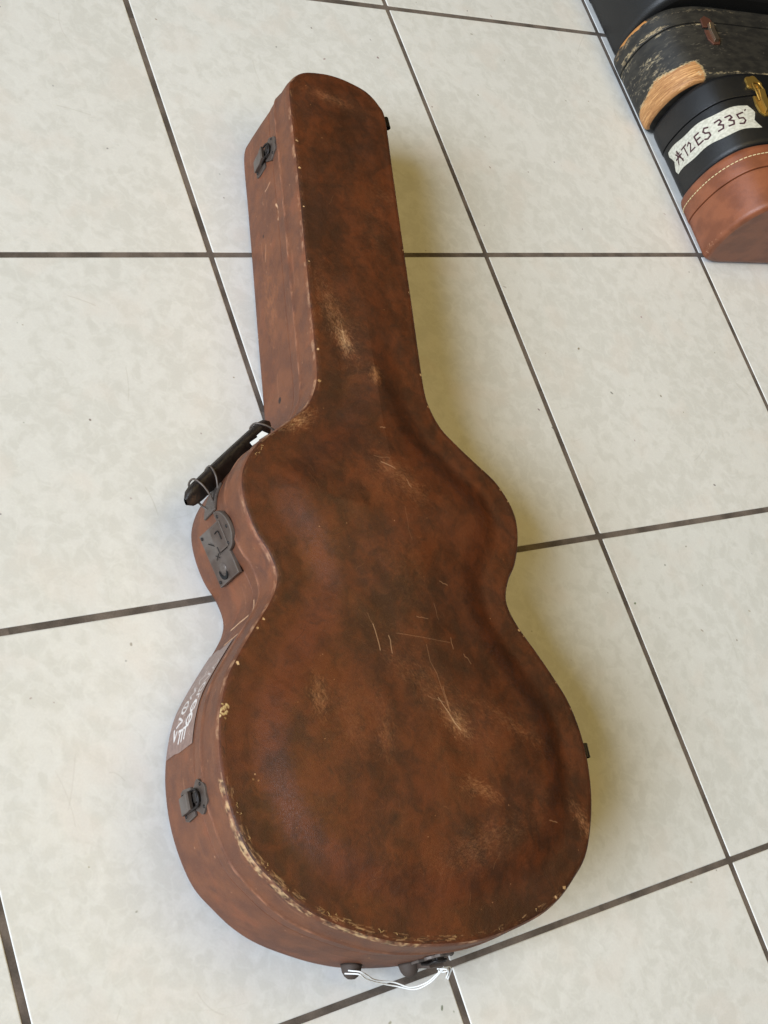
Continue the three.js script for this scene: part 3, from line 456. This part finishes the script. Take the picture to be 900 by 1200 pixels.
// black case with the written tape and a brass latch
{
  const tex = canvasTex(512, 256, (x, y) => { const q = fbm(x / 70, y / 60, 4); const k = 21 + 4 * q + 3 * n2(x / 2, y / 2); return [k, k, k + 1]; }, (ctx) => { for (let i = 0; i < 90; i++) { const x = rr(0, 512), y = rr(0, 256), l = rr(3, 22), an = rr(0, 6.28); scratch(ctx, x, y, x + l * Math.cos(an), y + l * Math.sin(an), rr(0.4, 0.9), `rgba(120,118,112,${rr(0.1, 0.35)})`, 1); } });
  const c = edgeCase('black_guitar_case', 'clean black guitar case on edge with a handwritten tape and brass latch', { L: 0.888, z0: -0.098, H: 0.173, depth: 0.138, split: 0.090, r: 0.010, mat: std({ map: tex, roughness: 0.45, bumpMap: vinylBump, bumpScale: 0.0004 }) });
  const tape = canvasTex(900, 230, (x, y) => mix3([200, 196, 180], [178, 174, 158], smooth(-0.4, 0.5, fbm(x / 50, y / 30, 4))).map((q) => q + 5 * n2(x / 2.5, y / 5)), (ctx) => {
    ctx.lineCap = ctx.lineJoin = 'round';
    const st = (pts, w = 11) => { ctx.strokeStyle = 'rgb(58,22,30)'; ctx.lineWidth = w * 1.25; ctx.beginPath(); pts.forEach(([x, y], i) => (i ? ctx.lineTo(x, y) : ctx.moveTo(x, y))); ctx.stroke(); };
    st([[60, 170], [100, 60], [128, 175]]); st([[52, 120], [140, 112]]); st([[70, 75], [135, 165]], 9); st([[62, 150], [125, 85]], 8);      // A, struck through
    st([[160, 85], [225, 78]]); st([[195, 80], [198, 170]]);                                                                          // T
    st([[238, 100], [262, 82], [275, 105], [240, 165], [300, 160]]);                                                                  // Z
    st([[385, 70], [335, 76], [340, 165], [395, 158]], 12); st([[338, 118], [382, 114]], 12);                                         // E
    st([[478, 78], [448, 66], [425, 88], [440, 112], [472, 126], [474, 154], [440, 170], [415, 158]], 12);                            // S
    st([[545, 72], [590, 66], [598, 90], [566, 108], [602, 126], [592, 156], [548, 160]], 12);                                        // 3
    st([[640, 70], [684, 66], [692, 90], [660, 106], [696, 124], [686, 156], [642, 158]], 12);                                        // 3
    st([[742, 78], [748, 116], [786, 118], [796, 146], [770, 172], [736, 166]], 12); st([[742, 78], [800, 66]], 12);                  // 5
    st([[828, 52], [840, 40]], 9);                                                                                                    // tick
  });
  const g = wallSheet(c.line, c.arcUp(0.058), c.arcUp(0.226), 0.036, 0.079, 0.0007, c.map, (u, v) => [(u < 0.02 || u > 0.98) ? 0.004 * Math.sin(v * 9 + u * 5) : 0, u * -0.006 + (v < 0.1 || v > 0.9 ? 0.0012 * Math.sin(u * 17) : 0)]);
  const s = mesh('tape_label', g, std({ map: tape, roughness: 0.7 }), c.t); s.userData = { label: 'pale tape with handwritten letters and numbers' };
  const l = onEdge(c, 'latch', 0.252, 0.090);
  const lobes = []; for (let i = 0; i < 36; i++) { const t = i / 36 * 6.283, r = 1 + 0.10 * Math.cos(t * 5 + 0.6); lobes.push([0.0155 * r * Math.cos(t), 0.022 + 0.0135 * r * Math.sin(t)]); }
  mesh('lid_plate', extrude(lobes, 0.003, 0.0007, 0.001), brass, l);
  mesh('base_plate', extrude([[-0.015, -0.034], [-0.007, -0.041], [0.007, -0.041], [0.015, -0.034], [0.0165, -0.02], [0.013, -0.004], [-0.013, -0.004], [-0.0165, -0.02]], 0.003, 0.0007, 0.0006), brass, l);
  const lev = extrude([[0.003, -0.036], [0.009, -0.034], [0.009, -0.010], [0.012, 0.003], [0.009, 0.006], [0.006, -0.006], [0.003, -0.010]], 0.013, 0.0006); lev.rotateY(-Math.PI / 2); lev.translate(0.0065, 0, 0); mesh('lever', lev, brass, l);
  mesh('bail', tube([[-0.0085, -0.014, 0.006], [-0.009, 0.006, 0.008], [-0.006, 0.020, 0.0068], [0.006, 0.020, 0.0068], [0.009, 0.006, 0.008], [0.0085, -0.014, 0.006]], 0.0014, 40), brass, l);
}
// tattered black case with bare wood
{
  const px = 1024 / 0.8, X = (a) => (a / 0.8 + 0.1) * 1024, Z0 = -0.238, Y = (z) => 512 - (Z0 - z) / 0.2 * 512;
  const woodPoly = [[0.028, -0.256], [0.045, -0.263], [0.062, -0.267], [0.08, -0.269], [0.095, -0.275], [0.114, -0.2785], [0.127, -0.277], [0.145, -0.273], [0.165, -0.2735], [0.182, -0.272], [0.188, -0.262], [0.189, -0.250], [0.184, -0.236], [0.17, -0.229], [0.145, -0.220], [0.11, -0.220], [0.06, -0.222], [0.03, -0.232]];
  const tex = canvasTex(1024, 512, (x, y) => { const q = fbm(x / 60, y / 50, 5, 0.55); return mix3([47, 44, 38], [31, 29, 26], smooth(-0.4, 0.5, q)).map((c) => c + 5 * n2(x / 2, y / 2)); }, (ctx) => {
    const worn = (a, z, la, n, al = 0.7, c = [158, 138, 104], zs = 0.003) => { for (let i = 0; i < n; i++) { const x = X(a + rr(-la, la)), y = Y(z + rr(-zs, zs)); if (n2(x / 18, y / 18) < -0.05) continue; const k = rr(-26, 26); scratch(ctx, x, y, x + rr(-10, 10), y + rr(-4, 4), rr(0.8, 3), `rgba(${c[0] + k | 0},${c[1] + k | 0},${c[2] + k | 0},${al * rr(0.3, 1)})`, 2); } };
    worn(0.11, -0.352, 0.05, 260, 0.8); worn(0.20, -0.343, 0.06, 90, 0.7, [166, 148, 112], 0.0014); worn(0.06, -0.34, 0.03, 120, 0.7, [150, 134, 104], 0.006); worn(0.115, -0.312, 0.016, 120, 0.75, [162, 144, 112], 0.006); worn(0.118, -0.29, 0.01, 40, 0.6);
    worn(0.09, -0.300, 0.05, 240, 0.7, [140, 126, 100], 0.02); worn(0.20, -0.31, 0.08, 160, 0.4, [130, 120, 100], 0.03); worn(0.26, -0.246, 0.09, 170, 0.75, [170, 152, 116], 0.0022); worn(0.36, -0.246, 0.06, 80, 0.6, [170, 152, 116], 0.002);
    worn(0.2, -0.372, 0.12, 190, 0.5, [140, 124, 96], 0.003);
    worn(0.07, -0.373, 0.03, 120, 0.7, [150, 120, 84], 0.006); worn(0.27, -0.326, 0.03, 30, 0.4);
    for (let i = 0; i < 160; i++) { const x = rr(60, 620), y = rr(0, 512); scratch(ctx, x, y, x + rr(-16, 16), y + rr(-10, 10), rr(0.5, 1.2), `rgba(150,140,118,${rr(0.1, 0.5)})`, 2); }
    for (let i = 0; i < 60; i++) chip(ctx, rr(60, 620), rr(0, 512), rr(0.6, 2), [176, 160, 128]);
    const fillPoly = (pts, f) => { ctx.fillStyle = f; ctx.beginPath(); pts.forEach(([a, z], i) => ctx[i ? 'lineTo' : 'moveTo'](X(a), Y(z))); ctx.closePath(); ctx.fill(); };
    const ragged = (pts, amp) => { const o = []; pts.forEach((p, i) => { const q = pts[(i + 1) % pts.length]; for (let k = 0; k < 6; k++) o.push([lerp(p[0], q[0], k / 6) + rr(-amp, amp), lerp(p[1], q[1], k / 6) + rr(-amp, amp)]); }); return o; };
    fillPoly(ragged(woodPoly.map(([a, z]) => [a + (a - 0.115) * 0.03, z + (z + 0.25) * 0.10]), 0.0012), 'rgb(150,128,92)');       // torn paper edge
    fillPoly(ragged(woodPoly, 0.0024), 'rgb(172,122,74)');
    ctx.save(); ctx.beginPath(); woodPoly.forEach(([a, z], i) => ctx[i ? 'lineTo' : 'moveTo'](X(a), Y(z))); ctx.clip();
    for (let i = 0; i < 500; i++) { const x = X(rr(0.02, 0.19)), y = Y(rr(-0.285, -0.215)), k = rr(-34, 30); scratch(ctx, x, y, x + rr(12, 70), y + rr(-5, 5), rr(0.8, 4), `rgba(${184 + k * 1.4 | 0},${134 + k * 1.3 | 0},${84 + k | 0},${rr(0.2, 0.7)})`, 2); }
    for (let i = 0; i < 70; i++) { const x = X(rr(0.02, 0.19)), y = Y(rr(-0.285, -0.215)); scratch(ctx, x, y, x + rr(10, 50), y + rr(-4, 4), rr(0.6, 1.3), `rgba(96,58,28,${rr(0.3, 0.7)})`, 2); }
    ctx.restore();
    for (let i = 0; i < 120; i++) { const p = woodPoly[Math.floor(rr(0, 12))], x = X(p[0] + rr(-0.008, 0.008)), y = Y(p[1] + rr(-0.004, 0.003)), k = rr(-30, 20); scratch(ctx, x, y, x + rr(-9, 9), y + rr(-5, 5), rr(0.7, 2), `rgba(${200 + k | 0},${178 + k | 0},${140 + k | 0},${rr(0.3, 0.9)})`, 1); }
    for (let i = 0; i < 26; i++) { const x = X(rr(0.03, 0.18)), y = Y(rr(-0.272, -0.225)); scratch(ctx, x, y, x + rr(6, 26), y + rr(-4, 4), rr(2, 5), `rgba(${rnd() < 0.5 ? '224,182,128' : '122,78,42'},${rr(0.2, 0.5)})`, 2); }
    // second bare place near the back edge
    const w2 = [[0.070, -0.378], [0.084, -0.390], [0.110, -0.388], [0.137, -0.382], [0.141, -0.376], [0.12, -0.374], [0.10, -0.377], [0.085, -0.374]]; fillPoly(ragged(w2, 0.001), 'rgb(186,126,66)');
    for (let i = 0; i < 60; i++) { const x = X(rr(0.075, 0.135)), y = Y(rr(-0.386, -0.377)), k = rr(-30, 24); scratch(ctx, x, y, x + rr(8, 24), y + rr(-2, 2), rr(0.7, 1.8), `rgba(${190 + k | 0},${130 + k | 0},${70 + k | 0},0.5)`, 1); }
  });
  const c = edgeCase('tattered_guitar_case', 'tattered black guitar case on edge, its covering torn to bare orange wood', { L: 0.872, z0: Z0, H: 0.158, depth: 0.145, split: 0.108, r: 0.009, mat: std({ map: tex, roughness: 0.62, bumpMap: tex, bumpScale: 0.0006 }) });
  const l = onEdge(c, 'latch', 0.236, 0.086); const old = std({ color: 0x6b4638, metalness: 0.5, roughness: 0.5 }), worn = std({ color: 0xb9a48c, metalness: 0.9, roughness: 0.3 });
  mesh('lid_plate', extrude([[-0.012, 0.010], [-0.010, 0.026], [0, 0.032], [0.010, 0.026], [0.012, 0.010]], 0.0025, 0.0006, 0.0012), old, l);
  mesh('base_plate', extrude([[-0.011, 0.004], [-0.0125, -0.014], [-0.006, -0.024], [0.006, -0.024], [0.0125, -0.014], [0.011, 0.004]], 0.0025, 0.0006, 0.0004), old, l);
  const lev = extrude([[0.003, -0.020], [0.008, -0.018], [0.008, 0.004], [0.011, 0.012], [0.006, 0.012], [0.003, 0.002]], 0.009, 0.0006); lev.rotateY(-Math.PI / 2); lev.translate(0.0045, 0, 0); mesh('lever', lev, worn, l);
}
// smooth black case at the back of the row
{
  const tex = canvasTex(512, 256, (x, y) => { const q = fbm(x / 80, y / 60, 4); const k = 24 + 3 * q + 2 * n2(x / 2, y / 2); return [k, k, k]; });
  edgeCase('smooth_black_guitar_case', 'plain smooth black guitar case on edge behind the tattered case', { L: 0.880, z0: -0.386, H: 0.19, depth: 0.16, split: 0.125, r: 0.014, mat: std({ map: tex, roughness: 0.5, bumpMap: vinylBump, bumpScale: 0.00025 }) });
}
renderer.render(scene, camera);
